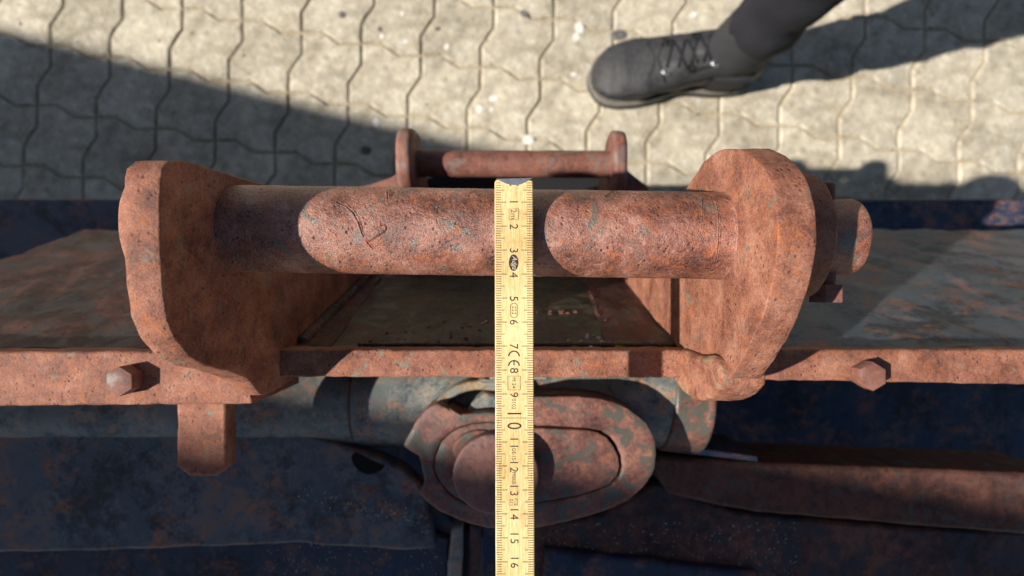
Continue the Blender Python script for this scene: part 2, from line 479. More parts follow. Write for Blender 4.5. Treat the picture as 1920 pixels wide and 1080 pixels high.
M_splat = simple("chalky_splash", (.66, .635, .575), .9, 150, var=.35)
tag(mesh("chalky_splashes", pv, pf, M_splat, None), "small chalky white splashes dried on the paving", "droppings", 'stuff')
pv, pf = [], []
for px_, py_, rx, ry, an in [(1160, 66, 1.6, 1.0, 0), (983, 26, 1.0, .7, -.4), (642, 28, .8, .8, 0), (686, 282, 1.1, .9, 0), (820, 54, .5, .4, 0), (712, 55, .45, .45, 0)]:
    gx, gy, _ = P(px_, py_, 102); flat_splat(gx, gy, rx, ry, ang=an, h=.12)
M_mud = simple("dark_mud", (.12, .11, .10), .9, 90, var=.5)
tag(mesh("mud_spots", pv, pf, M_mud, None), "dark flattened mud spots on the paving", "mud", 'stuff')
pv, pf = [], []
for k in range(2600):
    gx, gy = prr.uniform(-95, 95), prr.uniform(14, 75)
    r = prr.uniform(.05, .16) if k % 12 else prr.uniform(.16, .34)
    b = len(pv)
    for q in ((1, 0, 0), (-1, 0, 0), (0, 1, 0), (0, -1, 0), (0, 0, 1)):
        kk = r*prr.uniform(.6, 1.3); pv.append((gx+q[0]*kk, gy+q[1]*kk, q[2]*kk*.7))
    pf.extend([(b, b+2, b+4), (b+2, b+1, b+4), (b+1, b+3, b+4), (b+3, b, b+4)])
M_grit = simple("tan_grit", (.34, .27, .18), .9, 90, var=.6)
tag(mesh("sand_grains", pv, pf, M_grit, None, smooth=False), "loose tan sand grains and small stones on the paving", "sand", 'stuff')

# ------------------------------------------------------------------ added shade caster out of the frame, darkens the ground and lower body
ex = empty("shade_caster", (-230, -120, 0), "added unseen slabs on a post that shade the left paving and lower body", "shade_caster")
V = []
# added unseen slab: its edge throws the shade line on the paving at the upper left
def thrown(gx, gy, z): return (gx-SX*z, gy-SY*z)     # where something at height z must stand to shade ground point gx, gy
plate("paving_shade_slab", [thrown(-180, 70.5, 172), thrown(-41, 36, 172), thrown(0, 25.8, 172), thrown(0, -60, 172), thrown(-180, -60, 172)], 'z', 162, 172, M_caster, ex, bev=.5)
e0 = Vector((-141-90, -9-22.5+22.0)); 
def body_shade_pts():
    # edge line chosen so that this added slab's shade falls over the lower body, slope -0.25
    z = 212.0; sh = z-63.0     # the upper edge throws the shade line
    ax_, ay_ = -15.4-SX*sh, -6.3-SY*sh
    L0, L1 = -70, 95
    return [(ax_+L0, ay_-L0*.19), (ax_+L1, ay_-L1*.19), (ax_+L1-8, ay_-L1*.19-60), (ax_+L0-8, ay_-L0*.19-60)]
plate("body_shade_slab", body_shade_pts(), 'z', 186, 212, M_caster, ex, bev=.8)
box("slab_post", -235, -195, -100, -40, 30, 212, M_caster, ex, bev=.8)  # added support for the unseen slabs
for k in (-84, 62):
    V, Fc = rod_geo((-240, k-10, 21), (-185, k-10, 21), 21, seg=40, bev=3)
    mesh("slab_wheel", V, Fc, M_soled, ex)  # added, carries the unseen shade caster

# ------------------------------------------------------------------ coupler bracket
br = empty("coupler_bracket", (0, 0, 45), "rusty coupler bracket with a thick pin lying under the folding rule", "bracket")
AX_Y, AX_Z, R = 2.55, 77.3, 2.0
SL = -0.0142
def axis_y(x): return AX_Y + SL*x

# main pin: a fine grid with real pits, chisel marks and scratches
def on_pin(px, py):
    "where the view ray of a photo pixel meets the pin -> (x, angle from the top, + towards +y)"
    dx, dy = (px-960)/F, (540-py)/F
    # solve (dy*t - ay)^2 + (CAM_Z - t - az)^2 = R^2, ay depends on x
    t = 23.0
    for _ in range(6):
        ay = axis_y(dx*t); a = dy*dy+1; b = -2*(dy*ay + (CAM_Z-AX_Z)); c = ay*ay+(CAM_Z-AX_Z)**2-R*R
        disc = max(0, b*b-4*a*c); t = (-b-math.sqrt(disc))/(2*a)
    return dx*t, math.atan2(dy*t-axis_y(dx*t), CAM_Z-t-AX_Z)

def vnoise(U, Vv, seed):
    rs = np.random.RandomState(seed); G = rs.rand(256, 256)
    iu = np.floor(U).astype(int); iv = np.floor(Vv).astype(int); fu = U-iu; fv = Vv-iv
    fu = fu*fu*(3-2*fu); fv = fv*fv*(3-2*fv)
    g = lambda a, b: G[a % 256, b % 256]
    return (g(iu, iv)*(1-fu)+g(iu+1, iv)*fu)*(1-fv)+(g(iu, iv+1)*(1-fu)+g(iu+1, iv+1)*fu)*fv-.5

def seg_dist(U, W, a, b):
    ax, ay = a; bx, by = b; dx, dy = bx-ax, by-ay; L2 = dx*dx+dy*dy+1e-9
    t = np.clip(((U-ax)*dx+(W-ay)*dy)/L2, 0, 1)
    return np.hypot(U-ax-t*dx, W-ay-t*dy)

def build_pin():
    x0, x1 = -15.0, 9.75; nx, na = 1100, 420
    X = np.linspace(x0, x1, nx); TH = np.linspace(-math.pi, math.pi, na, endpoint=False)
    U, T = np.meshgrid(X, TH, indexing='ij'); W = T*R
    d = 0.020*vnoise(U*.9+9, W*.9+9, 1) + .016*vnoise(U*3+50, W*3+50, 2) + .010*vnoise(U*9+80, W*9+80, 3) + .008*vnoise(U*22+80, W*22+80, 4)
    gate = np.clip(vnoise(U*.8+30, W*.8+70, 6)*3+.6, 0, 1.3)
    rs = np.random.RandomState(5)
    for _ in range(420):                       # corrosion pits
        u0, w0 = rs.uniform(x0, x1), rs.uniform(-3.6, 3.6); r = rs.uniform(.03, .085)
        sx = int((u0-x0)/(x1-x0)*nx); k = 12
        s = slice(max(0, sx-k), sx+k)
        q = (U[s]-u0)**2+(W[s]-w0)**2
        d[s] -= .022*np.exp(-q/(r*r))*gate[s]
    def stroke(pxs, w=.035, depth=.035, lip=.018):
        w *= .62; depth *= .85; lip *= 1.0
        q = [on_pin(*p) for p in pxs]; q = [(a, b*R) for a, b in q]
        D = np.full(U.shape, 9.0)
        for a, b in zip(q[:-1], q[1:]):
            lo = np.searchsorted(X, min(a[0], b[0])-.4); hi = np.searchsorted(X, max(a[0], b[0])+.4); s = slice(lo, hi)
            D[s] = np.minimum(D[s], seg_dist(U[s], W[s], a, b))
        D = D+.02*vnoise(U*12, W*12, 9)
        return -depth*np.exp(-(D/w)**2) + lip*np.exp(-((D-w*1.9)/(w*.8))**2)
    for pts, w, dp, lp in [
        ([(633, 380), (648, 385), (662, 398), (672, 416), (680, 440), (690, 455), (700, 467)], .04, .05, .03),
        ([(640, 379), (656, 388), (670, 408), (678, 432)], .025, .03, .02),
        ([(630, 408), (642, 394)], .025, .03, .015), ([(648, 408), (656, 398)], .02, .03, .015),
        ([(726, 357), (727, 372)], .03, .045, .03), ([(732, 356), (732, 372)], .025, .035, .03), ([(738, 356), (735, 366)], .02, .03, .02),
        ([(733, 380), (772, 379), (773, 402)], .018, .02, .01), ([(733, 380), (738, 398)], .015, .02, .01),
        ([(862, 424), (895, 430), (925, 436)], .03, .03, .02), ([(878, 365), (892, 357)], .025, .03, .02), ([(905, 400), (903, 424)], .02, .02, .01),
        ([(1134, 370), (1152, 358), (1162, 368)], .03, .045, .03), ([(1142, 358), (1156, 369)], .02, .03, .02), ([(1153, 382), (1158, 388)], .03, .035, .02),
        ([(1317, 372), (1318, 400), (1314, 440)], .025, .03, .02), ([(1322, 378), (1321, 430)], .018, .02, .012),
        ([(1340, 370), (1347, 400), (1348, 440), (1342, 490)], .03, .035, .03), ([(1334, 372), (1340, 400), (1341, 440)], .018, .02, .02),
        ([(1252, 455), (1254, 482)], .02, .02, .012), ([(1060, 430), (1068, 448)], .015, .018, .01), ([(640, 455), (655, 470)], .015, .018, .01)]:
        d += stroke(pts, w, dp, lp)
    rq = random.Random(12)
    for _ in range(46):
        px_ = rq.choice([rq.uniform(575, 925), rq.uniform(1050, 1345)]); py_ = rq.uniform(372, 500); a_ = rq.gauss(1.2, .7); L_ = rq.uniform(5, 26)
        d += stroke([(px_, py_), (px_+L_*math.cos(a_), py_+L_*math.sin(a_)*.8)], .02, rq.uniform(.012, .03), .012)
    # raised tongue of metal
    a = on_pin(690, 446); b = on_pin(718, 428); a = (a[0], a[1]*R); b = (b[0], b[1]*R)
    D = seg_dist(U, W, a, b)
    d += .05/(1+np.exp((D-.15)/.018)) - .02*np.exp(-((D-.19)/.025)**2)
    # weld fillet flare at the right ear
    d += .10*np.exp(-((9.7-U)/.10)**1.0)*(1+.5*vnoise(U*4, W*5, 12))
    rr = R+d
    PX = U; PY = axis_y(U)+rr*np.sin(T); PZ = AX_Z+rr*np.cos(T)
    co = np.stack([PX, PY, PZ], -1).reshape(-1, 3)*S
    off = world_loc(br); co -= np.array([off.x, off.y, off.z])
    i = np.arange(nx-1)[:, None]; j = np.arange(na)[None, :]; j2 = (j+1) % na
    q = np.stack([i*na+j, i*na+j2, (i+1)*na+j2, (i+1)*na+j], -1).reshape(-1, 4)
    me = bpy.data.meshes.new("pin")
    me.vertices.add(len(co)); me.vertices.foreach_set("co", co.ravel().astype(np.float32))
    me.loops.add(q.size); me.loops.foreach_set("vertex_index", q.ravel().astype(np.int32))
    me.polygons.add(len(q)); me.polygons.foreach_set("loop_start", np.arange(0, q.size, 4, dtype=np.int32))
    me.update(calc_edges=True); me.shade_smooth(); me.materials.append(M_pin)
    bm = bmesh.new(); bm.from_mesh(me); bmesh.ops.recalc_face_normals(bm, faces=bm.faces[:]); bm.to_mesh(me); bm.free()
    o = bpy.data.objects.new("pin", me); COL.objects.link(o); o.parent = br
    o['label'] = "thick rusty pin scarred by chisel marks under the folding rule"
build_pin()

# right ear: upright plate around the pin
ear_r = [(5.3, 72), (6.0, 74), (6.45, 76), (6.3, 78), (5.7, 80), (4.4, 82), (2.6, 82.85), (.6, 82.6), (-1.4, 81.4), (-3.1, 79.6), (-4.2, 78.2), (-5.0, 76.4),
         (-5.45, 74.8), (-5.5, 73.2), (-5.1, 71.6), (-4.6, 70.2), (-4.3, 66), (-4.3, 46), (5.0, 46), (5.0, 70)]
e = plate("ear", ear_r, 'x', 9.6, 11.0, M_ear, br, bev=.06, jit=.06, smooth=2, step=.14, seed=3)
e['label'] = "right hand ear plate, its inner face in the sun"
ear_l = [(5.3, 72), (5.3, 75), (5.1, 78), (5.0, 81), (4.6, 82.6), (3.6, 82.8), (.6, 82.75), (-1.6, 82.3), (-3.0, 80.6), (-3.8, 77.8), (-4.4, 76.2), (-5.2, 75.3),
         (-5.5, 74.8), (-5.5, 73.2), (-5.3, 71.6), (-5.3, 66), (-5.3, 46), (5.0, 46), (5.0, 70)]
e = plate("ear", ear_l, 'x', -12.7, -14.0, M_ear, br, bev=.06, jit=.045, smooth=1, step=.2, seed=1)
e['label'] = "left hand ear plate, its inner face in shade"
# rough, flame cut foot at the lower end of the right ear
foot = [(-3.0, 78.0), (-3.4, 75.2), (-3.3, 72.6), (-3.7, 70.9), (-4.7, 70.6), (-5.4, 71.8), (-5.75, 73.6), (-5.6, 75.8), (-5.0, 77.4), (-4.2, 78.6)]
plate("flame_cut_foot", foot, 'x', 9.2, 11.3, M_edge, br, bev=.22, jit=.07, smooth=2, step=.24, seed=9, jf=1.3)
# cross plate: its narrow top edge is the lit band
cp = [(-12.75, -4.86), (9.7, -4.92), (9.7, -3.42), (-12.75, -3.40)]
e = plate("cross_plate", cp, 'z', 66, 72.8, M_ear, br, bev=.10, jit=.06, step=.3, seed=12)
e['label'] = "cross plate whose narrow sunlit upper edge spans the bracket"
mesh_l = plate("cross_plate_end", [(-40, -6.6), (-14.35, -6.4), (-14.35, -3.5), (-40, -3.5)], 'z', 66, 72.6, M_ear, br, bev=.12, jit=.05, step=.4)
# dark trough sheet
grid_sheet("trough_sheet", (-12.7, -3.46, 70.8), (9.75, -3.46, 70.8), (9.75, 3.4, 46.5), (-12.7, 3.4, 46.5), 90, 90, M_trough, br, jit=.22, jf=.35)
grid_sheet("outer_sheet", (-44, -3.5, 71), (-14.3, -3.5, 71), (-14.3, 6, 47), (-44, 6, 47), 40, 30, M_brown, br, jit=.2)
bead("weld_bead", [(-12.5, -3.3, 70.4), (-12.5, 0.2, 58.4), (-12.5, 2.6, 49.8)], .42, M_brown, br, seg=12)
bead("weld_bead", [(-9.0, -3.30, 70.9), (-3, -3.30, 70.9), (3, -3.28, 70.9), (9.5, -3.3, 70.9)], .13, M_trough, br, seg=8, jit=.8)

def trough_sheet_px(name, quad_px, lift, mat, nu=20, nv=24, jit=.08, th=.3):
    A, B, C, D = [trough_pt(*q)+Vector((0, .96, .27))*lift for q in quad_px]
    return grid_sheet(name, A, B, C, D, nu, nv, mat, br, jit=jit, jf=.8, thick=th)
# debris caught in the trough
def trough_pt(px, py):
    # plane through (y -3.46, z 70.8) and (y 3.4, z 46.5)
    dy = (540-py)/F; k = (46.5-70.8)/(3.4+3.46)
    # z = 70.8 + k*(y+3.46) ; y = dy*D ; z = CAM_Z-D
    D = (CAM_Z-70.8-k*3.46)/(1+k*dy)
    return Vector(P(px, py, D))
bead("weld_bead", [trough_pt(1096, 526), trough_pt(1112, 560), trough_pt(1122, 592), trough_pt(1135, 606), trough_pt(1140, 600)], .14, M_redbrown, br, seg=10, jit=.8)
trough_sheet_px("trough_overlay", [(1138, 652), (1240, 652), (1178, 520), (1094, 520)], .12, M_redbrown)  # overlay sheet: weld ridge and shaded wall put into its red brown
trough_sheet_px("trough_overlay", [(560, 652), (622, 652), (716, 520), (668, 520)], .12, M_redbrown)  # overlay sheet for the brown band along the left wall
def blob(name, c, r, mat, parent, flat=.5, seed=0, n=2):
    bm = bmesh.new(); bmesh.ops.create_icosphere(bm, subdivisions=n, radius=1)
    V = []
    for v in bm.verts:
        k = r*(1+.35*nz(v.co.x*1.8+seed, v.co.y*1.8, v.co.z*1.8+seed)); V.append((c[0]+v.co.x*k, c[1]+v.co.y*k, c[2]+v.co.z*k*flat))
    Fc = [tuple(v.index for v in f.verts) for f in bm.faces]; bm.free()
    return mesh(name, V, Fc, mat, parent, angle=180)
dv, df = [], []
def add_blob(c, r, flat, seed):
    bm = bmesh.new(); bmesh.ops.create_icosphere(bm, subdivisions=1, radius=1); b = len(dv)
    for v in bm.verts:
        k = r*(1+.4*nz(v.co.x*2+seed, v.co.y*2, v.co.z*2)); dv.append((c[0]+v.co.x*k*1.3, c[1]+v.co.y*k, c[2]+v.co.z*k*flat))
    df.extend(tuple(b+v.index for v in f.verts) for f in bm.faces); bm.free()
rr_ = random.Random(4)
for k in range(46):
    u = rr_.gauss(1118, 26); w = 652-abs(rr_.gauss(0, 9))-max(0, (u-1110)*.02)
    add_blob(trough_pt(u, w)+Vector((0, .05, .05)), rr_.uniform(.03, .10), .6, k)
for u, w, r in [(1083, 662, .14), (1108, 658, .13), (1128, 649, .15), (1122, 640, .12), (1136, 650, .12)]:
    add_blob(trough_pt(u, w-3)+Vector((0, .1, .08)), r, .7, u)
tag(mesh("bird_droppings", dv, df, M_lich, None), "pale droppings and grit scattered in the dark trough", "dirt", 'stuff')
dv, df = [], []
for k in range(16): add_blob(trough_pt(rr_.gauss(1160, 5), rr_.gauss(650, 3))+Vector((0, .08, .06)), rr_.uniform(.08, .16), .6, k+50)
tag(mesh("moss_tuft", dv, df, M_moss, None), "small bright green moss tuft at the right of the trough", "moss", 'stuff')
dv, df = [], []
for k in range(16): add_blob(trough_pt(1048+rr_.gauss(0, 16), 586+rr_.gauss(0, 2.4))+Vector((0, .0, .0)), rr_.uniform(.06, .16), .5, k+90)
for k in range(24): add_blob(trough_pt(rr_.uniform(690, 920), rr_.uniform(600, 645))+Vector((0, .05, .04)), rr_.uniform(.04, .12), .4, k+190)
tag(mesh("rust_flakes", dv, df, M_crumb, None), "reddish rust flakes stuck to the dark trough sheet", "rust", 'stuff')

# rear pin between its two lugs, lower down
DR = 44.0
zr = CAM_Z-DR
rc = [P(785, 307, DR), P(1140, 307, DR)]
o = rod("rear_pin", (rc[0][0]-.8, rc[0][1], zr), (rc[1][0]+.9, rc[1][1]-.05, zr), 1.09, M_far, br, seg=64, rings=30, jit=.03, jf=1.5)
o['label'] = "slim rear pin between two lugs over the paving"
yl = rc[0][1]
def lug(name, x0, x1, hh, s, seed):
    out = [(yl-9, zr-5), (yl-6, zr-2.6), (yl-3.2, zr+.3), (yl-1.9, zr+hh*.9), (yl-.4, zr+hh), (yl+1.7, zr+hh*.97), (yl+2.6, zr+hh*.4),
           (yl+2.75, zr-.9), (yl+2.1, zr-2.3), (yl+.5, zr-3.4), (yl-1, zr-6.5), (yl-1, zr-10), (yl-9, zr-10)]
    return plate(name, out, 'x', x0, x1, M_far, br, bev=.3, jit=.10, smooth=2, step=.3, seed=seed)
o = lug("lug", P(752, 300, DR-1)[0], P(788, 300, DR+1)[0], 3.4, 1, 2); o['label'] = "left lug of the rear pin, its inner face in shade"
o = lug("lug", P(1138, 300, DR+1)[0], P(1168, 300, DR-1)[0]+.2, 2.1, 1, 6); o['label'] = "right lug of the rear pin, fully in the sun"
# arms running back from the lugs
plate("lug_arm", [P(757, 322, 46)[:2], P(788, 322, 46)[:2], P(790, 362, 46)[:2], P(640, 362, 46)[:2], P(700, 350, 46)[:2], P(738, 337, 46)[:2]], 'z', 52, 57.0, M_far, br, bev=.12, jit=.06, step=.5)
plate("lug_arm", [P(1140, 325, 46)[:2], P(1168, 318, 46)[:2], P(1212, 352, 46)[:2], P(1214, 366, 46)[:2], P(1140, 366, 46)[:2]], 'z', 52, 56.6, M_far, br, bev=.12, jit=.06, step=.5)
plate("back_wall", [(-13, -1), (-8, 11.6), (8.4, 11.4), (13, -1)], 'z', 40, 52, M_gap_shade, br, bev=.3)  # near black colour stands in for shade in the gap under the rear pin

# ------------------------------------------------------------------ machine body below
bd = empty("machine_body", (0, -10, 30), "dark blue painted machine body with an oval rusty lock plate below the folding rule", "machine part")
ztop_b = 40
plate("deck_plate", [(-75, -60), (75, -60), (75, 10.4), (17, 10.4), (14, 11.8), (-24, 11.8), (-27, 10.4), (-75, 10.4)], 'z', 28, 40, M_navy, bd, bev=.3)
# round cross tube
PY0, PZ0, PR = -8.5, 60.0, 3.9
def pipe():
    V, Fc = rod_geo((-48, PY0, PZ0), (13.6, PY0, PZ0), PR, seg=96, rings=90, jit=.05, jf=.5, bev=.2)
    return mesh("cross_tube", V, Fc, M_blue, bd, angle=60)
o = pipe(); o['label'] = "round cross tube in worn grey blue paint with orange rust spots"
bead("weld_bead", [(-11.7, PY0+PR*math.sin(a)*1.01, PZ0+PR*math.cos(a)*1.01) for a in [math.radians(d) for d in range(85, -50, -8)]], .09, M_disc, bd)
V, Fc = rod_geo((11.6, PY0, PZ0), (14.6, PY0-.3, PZ0), PR+.25, seg=90, rings=12, jit=.06, jf=.8, bev=.25)
o = mesh("end_collar", V, Fc, M_disc, bd, angle=50); o['label'] = "rusty collar on the right end of the round tube"
plate("stripe_caster", [(-19.9, -10.6), (-19.2, -11.2), (-17.6, -11.2), (-16.9, -10.6), (-16.9, -6), (-19.9, -6)], 'z', 69.2, 70.4, M_ear, br, bev=.2, jit=.05, step=.4)  # added block that throws the shadow stripe across the cross tube
# lower plates in the shade
def quad(name, pts, D, th, mat, **k):
    return plate(name, [P(a, b, D)[:2] for a, b in pts], 'z', CAM_Z-D-th, CAM_Z-D, mat, bd, **k)
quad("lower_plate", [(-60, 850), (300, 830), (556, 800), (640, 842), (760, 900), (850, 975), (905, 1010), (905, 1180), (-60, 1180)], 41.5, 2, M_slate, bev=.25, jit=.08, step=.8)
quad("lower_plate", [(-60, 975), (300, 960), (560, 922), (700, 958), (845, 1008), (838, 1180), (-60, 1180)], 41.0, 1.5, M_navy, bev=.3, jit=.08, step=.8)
quad("lower_rib", [(846, 990), (868, 985), (862, 1180), (828, 1180)], 39.5, 3, M_blue, bev=.25, jit=.1, step=.6)
quad("lower_rib", [(880, 985), (900, 990), (897, 1180), (872, 1180)], 40.0, 3, M_brown, bev=.25, jit=.1, step=.6)
quad("lower_plate", [(1000, 985), (1130, 965), (1230, 905), (1380, 960), (1700, 990), (2000, 1000), (2000, 1180), (1000, 1180)], 42.0, 2, M_brown, bev=.3, jit=.1, step=.8)
quad("lower_plate", [(1020, 1030), (1200, 1050), (1420, 1075), (1420, 1180), (1010, 1180)], 41.2, 1.0, M_navy, bev=.3, jit=.1, step=.8)
quad("hex_block", [(1222, 868), (1238, 856), (1420, 868), (2000, 890), (2000, 1010), (1420, 962), (1352, 950), (1255, 928), (1240, 908)], 40.5, 6, M_redbrown, bev=.3, jit=.06, step=.9)
quad("side_strip", [(1288, 838), (1420, 856), (1420, 866), (1280, 850)], 40.0, 6, M_navy, bev=.1)
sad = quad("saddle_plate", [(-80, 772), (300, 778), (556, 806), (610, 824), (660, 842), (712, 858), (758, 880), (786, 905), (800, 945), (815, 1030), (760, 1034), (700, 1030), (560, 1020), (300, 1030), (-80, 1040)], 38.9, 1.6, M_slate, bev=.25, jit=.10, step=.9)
# black plate for the half round opening, the hole's shade put into its colour
hc = P(690, 868, 41.2)
hole = [P(a, b, 38.85)[:2] for a, b in [(660, 852), (666, 848), (692, 860), (722, 873), (716, 882), (702, 889), (688, 891), (672, 884), (662, 872), (658, 861)]]
M_hole_shade = simple("opening_shade_black", (.004, .004, .005), .95, 50)  # darkness inside the hole as a flat black
plate("opening", hole, 'z', 62.9, 63.13, M_hole_shade, bd, bev=.05)
# bright end block at the right of the tube
blk = [P(1236, 700, 38), P(1282, 712, 38), P(1318, 740, 38), P(1350, 800, 38), P(1300, 826, 38), P(1232, 850, 38), P(1200, 760, 38)]

# torn ring and bits behind the lock plate
rg = P(905, 790, 39.5)
ringo = []
for i in range(26):
    a = math.radians(20+i*160/25); ringo.append((rg[0]+4.0*math.cos(a), rg[1]-.5+4.0*math.sin(a)))
for i in range(26):
    a = math.radians(180-i*160/25); ringo.append((rg[0]+3.35*math.cos(a), rg[1]-.5+3.35*math.sin(a)))
M_ochre = rust("ochre_stained_steel", [(.08, .05, .03), (.20, .14, .08), (.33, .24, .14), (.45, .38, .26), (.45, .17, .05)],
               patch=(.20, .21, .19), patch_amt=.46, sc=.8, off=31, pits=.3, grain=.5, rough=(.35, .6))
o = plate("collar_ring", ringo, 'z', 58, 65.2, M_ochre, bd, bev=.12, jit=.05); o['label'] = "ochre stained collar ring half hidden behind the lock plate"
quad("inner_block", [(894, 746), (908, 737), (950, 740), (985, 750), (985, 790), (872, 790), (876, 766)], 36.3, 4, M_blue, bev=.16, jit=.10, step=.26)
quad("inner_tab", [(896, 716), (906, 711), (985, 714), (985, 727), (930, 726), (906, 724)], 35.6, 2.5, M_ochre, bev=.12, jit=.08, step=.24)
quad("inner_tab", [(918, 702), (1027, 702), (1026, 712), (918, 712)], 33.2, 3, M_ochre, bev=.1, jit=.06, step=.2)

gv, gf = [], []
gr = random.Random(8)
def grit(c, r):
    b = len(gv)
    for q in ((1, 0, 0), (-1, 0, 0), (0, 1, 0), (0, -1, 0), (0, 0, 1), (0, 0, -1)):
        k = r*gr.uniform(.6, 1.3); gv.append((c[0]+q[0]*k, c[1]+q[1]*k, c[2]+q[2]*k))
    gf.extend([(b, b+2, b+4), (b+2, b+1, b+4), (b+1, b+3, b+4), (b+3, b, b+4), (b+2, b, b+5), (b+1, b+2, b+5), (b+3, b+1, b+5), (b, b+3, b+5)])
for k in range(140):
    t_ = gr.random(); px_ = 545+330*t_+gr.gauss(0, 14); py_ = 925+72*t_+gr.gauss(0, 10)
    if px_ < 806: grit(P(px_, py_, 38.9), gr.uniform(.02, .06))
for k in range(300): grit(P(gr.uniform(1010, 1500), gr.uniform(980, 1080), 42.0), gr.uniform(.02, .06))
for k in range(200): grit(P(gr.uniform(500, 830), gr.uniform(1000, 1080), 41.0), gr.uniform(.02, .06))
tag(mesh("grit", gv, gf, M_lich, None, smooth=False), "scattered pale grit lying on the dark lower body", "grit", 'stuff')
# the lock plate: a thick, gently domed stadium with a notch
DT = 35.2
outer_px = [(757, 832), (763, 820), (770, 808), (781, 788), (799, 767), (812, 760), (824, 756), (835, 756), (839, 760), (844, 768), (851, 775), (858, 781), (865, 776), (873, 775), (906, 772), (930, 772),
            (960, 760), (975, 744), (1001, 743), (1051, 743), (1085, 743), (1107, 745), (1130, 748), (1152, 754), (1176, 765), (1197, 780), (1212, 794), (1221, 809), (1228, 828), (1230, 846), (1227, 876),
            (1220, 892), (1208, 909), (1193, 925), (1175, 939), (1150, 951), (1125, 961), (1096, 970), (1066, 978), (1036, 986), (1007, 992), (947, 996), (916, 992), (888, 986), (864, 978), (844, 968), (828, 961), (814, 951),
            (800, 940), (793, 932), (786, 924), (789, 916), (796, 909), (796, 894), (793, 880), (791, 868), (786, 853), (778, 849), (770, 844), (760, 838)]
cxp, cyp = P(985, 868, DT)[:2]
def dome(x, y):
    # falls away gently towards the bottom of the picture and the rim
    v = (y-cyp)
    return -.010*(x-cxp)**2*.25 - .022*v*v*(1 if v < 0 else .35)
outer = [P(a, b, DT+.3)[:2] for a, b in outer_px]
inner_px = [(812, 876), (815, 855), (826, 828), (843, 812), (860, 802), (885, 795), (918, 792), (960, 795), (1001, 798), (1050, 800), (1107, 804), (1128, 809), (1145, 820), (1158, 838), (1166, 858), (1168, 876),
            (1162, 896), (1146, 911), (1120, 922), (1080, 934), (1040, 941), (1007, 946), (960, 954), (918, 957), (890, 952), (873, 948), (855, 938), (838, 924), (824, 906), (816, 892)]
def poly_grid_solid(name, pts, ztop, zbot, mat, parent, holes=None, cell=.16, bev=.14, jit=.05, relief=.02, seed=0, step=.18):
    """a solid whose top follows dome(); built as rings shrinking to the middle so the top is smooth"""
    pts = densify(pts, step); n = len(pts)
    ar = sum(pts[i][0]*pts[(i+1) % n][1]-pts[(i+1) % n][0]*pts[i][1] for i in range(n))
    if ar < 0: pts = pts[::-1]
    cx = sum(p[0] for p in pts)/n; cy = sum(p[1] for p in pts)/n
    nor = []
    for i in range(n):
        p, q = pts[i-1], pts[(i+1) % n]; tx, ty = q[0]-p[0], q[1]-p[1]; L = math.hypot(tx, ty) or 1; nor.append((ty/L, -tx/L))
    V = []; lays = [(zbot, 0)]
    for k in range(5): lays.append((zbot+(ztop-bev-zbot)*(k+1)/5, 0))
    for z, ins in lays:
        for (x, y), (nx, ny) in zip(pts, nor):
            j = jit*(nz(x*1.5+seed, y*1.5, z)+.6*nz(x*4+seed, y*4, z*2))
            V.append((x+nx*j, y+ny*j, z+dome(x, y)*(z-zbot)/(ztop-zbot)))
    tops = [(bev*.3, bev*.3), (bev, 0)]
    for ins, dz in tops:
        for (x, y), (nx, ny) in zip(pts, nor):
            j = jit*(nz(x*1.5+seed, y*1.5, ztop)+.6*nz(x*4+seed, y*4, ztop*2))-ins
            X, Y = x+nx*j, y+ny*j; V.append((X, Y, ztop-dz+dome(X, Y)+relief*nz(X*2, Y*2, seed)))
    for s in (.85, .7, .55, .4, .28, .16, .06):
        for (x, y) in pts:
            X, Y = cx+(x-cx)*s, cy+(y-cy)*s; V.append((X, Y, ztop+dome(X, Y)+relief*nz(X*2, Y*2, seed)))
    rows = len(V)//n; Fc = []
    for r in range(rows-1):
        for i in range(n):
            i2 = (i+1) % n; Fc.append((r*n+i, r*n+i2, (r+1)*n+i2, (r+1)*n+i))
    Fc.append(tuple(range((rows-1)*n, rows*n))); Fc.append(tuple(range(n-1, -1, -1)))
    return mesh(name, V, Fc, mat, parent, angle=55)
def ring_solid(name, outl, inl, ztop, zbot, mat, parent, bev=.14, gap=.0, jit=.06, seed=0):
    "the same with an opening: outer and inner loops matched by angle about the centre"
    def resample(pts, N, c):
        pts = densify(pts, .05); a = [(math.atan2(p[1]-c[1], p[0]-c[0]), p) for p in pts]
        out = []
        for k in range(N):
            t = -math.pi+2*math.pi*(k+.5)/N
            out.append(min(a, key=lambda q: abs((q[0]-t+math.pi) % (2*math.pi)-math.pi))[1])
        return out
    N = 420; c = P(985, 872, DT)[:2]; O = resample(outl, N, c); I = resample(inl, N, c)
    V = []
    def row(L, z, d, toward=1):
        for (x, y) in L:
            dx, dy = x-c[0], y-c[1]; r = math.hypot(dx, dy)
            j = jit*(nz(x*1.5+seed, y*1.5, z)+.6*nz(x*4+seed, y*4, z*1.5))+d
            X, Y = x+dx/r*j, y+dy/r*j
            V.append((X, Y, z+dome(X, Y)*min(1, (z-zbot)/(ztop-zbot-bev))))
    row(O, zbot, 0)
    for k in range(1, 6): row(O, zbot+(ztop-bev-zbot)*k/5, 0)
    row(O, ztop-bev*.3, -bev*.3); row(O, ztop, -bev)
    for s in (.2, .4, .6, .8):
        row([(o[0]+(i[0]-o[0])*s, o[1]+(i[1]-o[1])*s) for o, i in zip(O, I)], ztop+.02*math.sin(s*9), 0)
    row(I, ztop, .05); row(I, ztop-.05, 0); row(I, ztop-1.2, 0)
    rows = len(V)//N; Fc = []
    for r in range(rows-1):
        for i in range(N):
            i2 = (i+1) % N; Fc.append((r*N+i, r*N+i2, (r+1)*N+i2, (r+1)*N+i))
    o = mesh(name, V, Fc, mat, parent, angle=50); return o
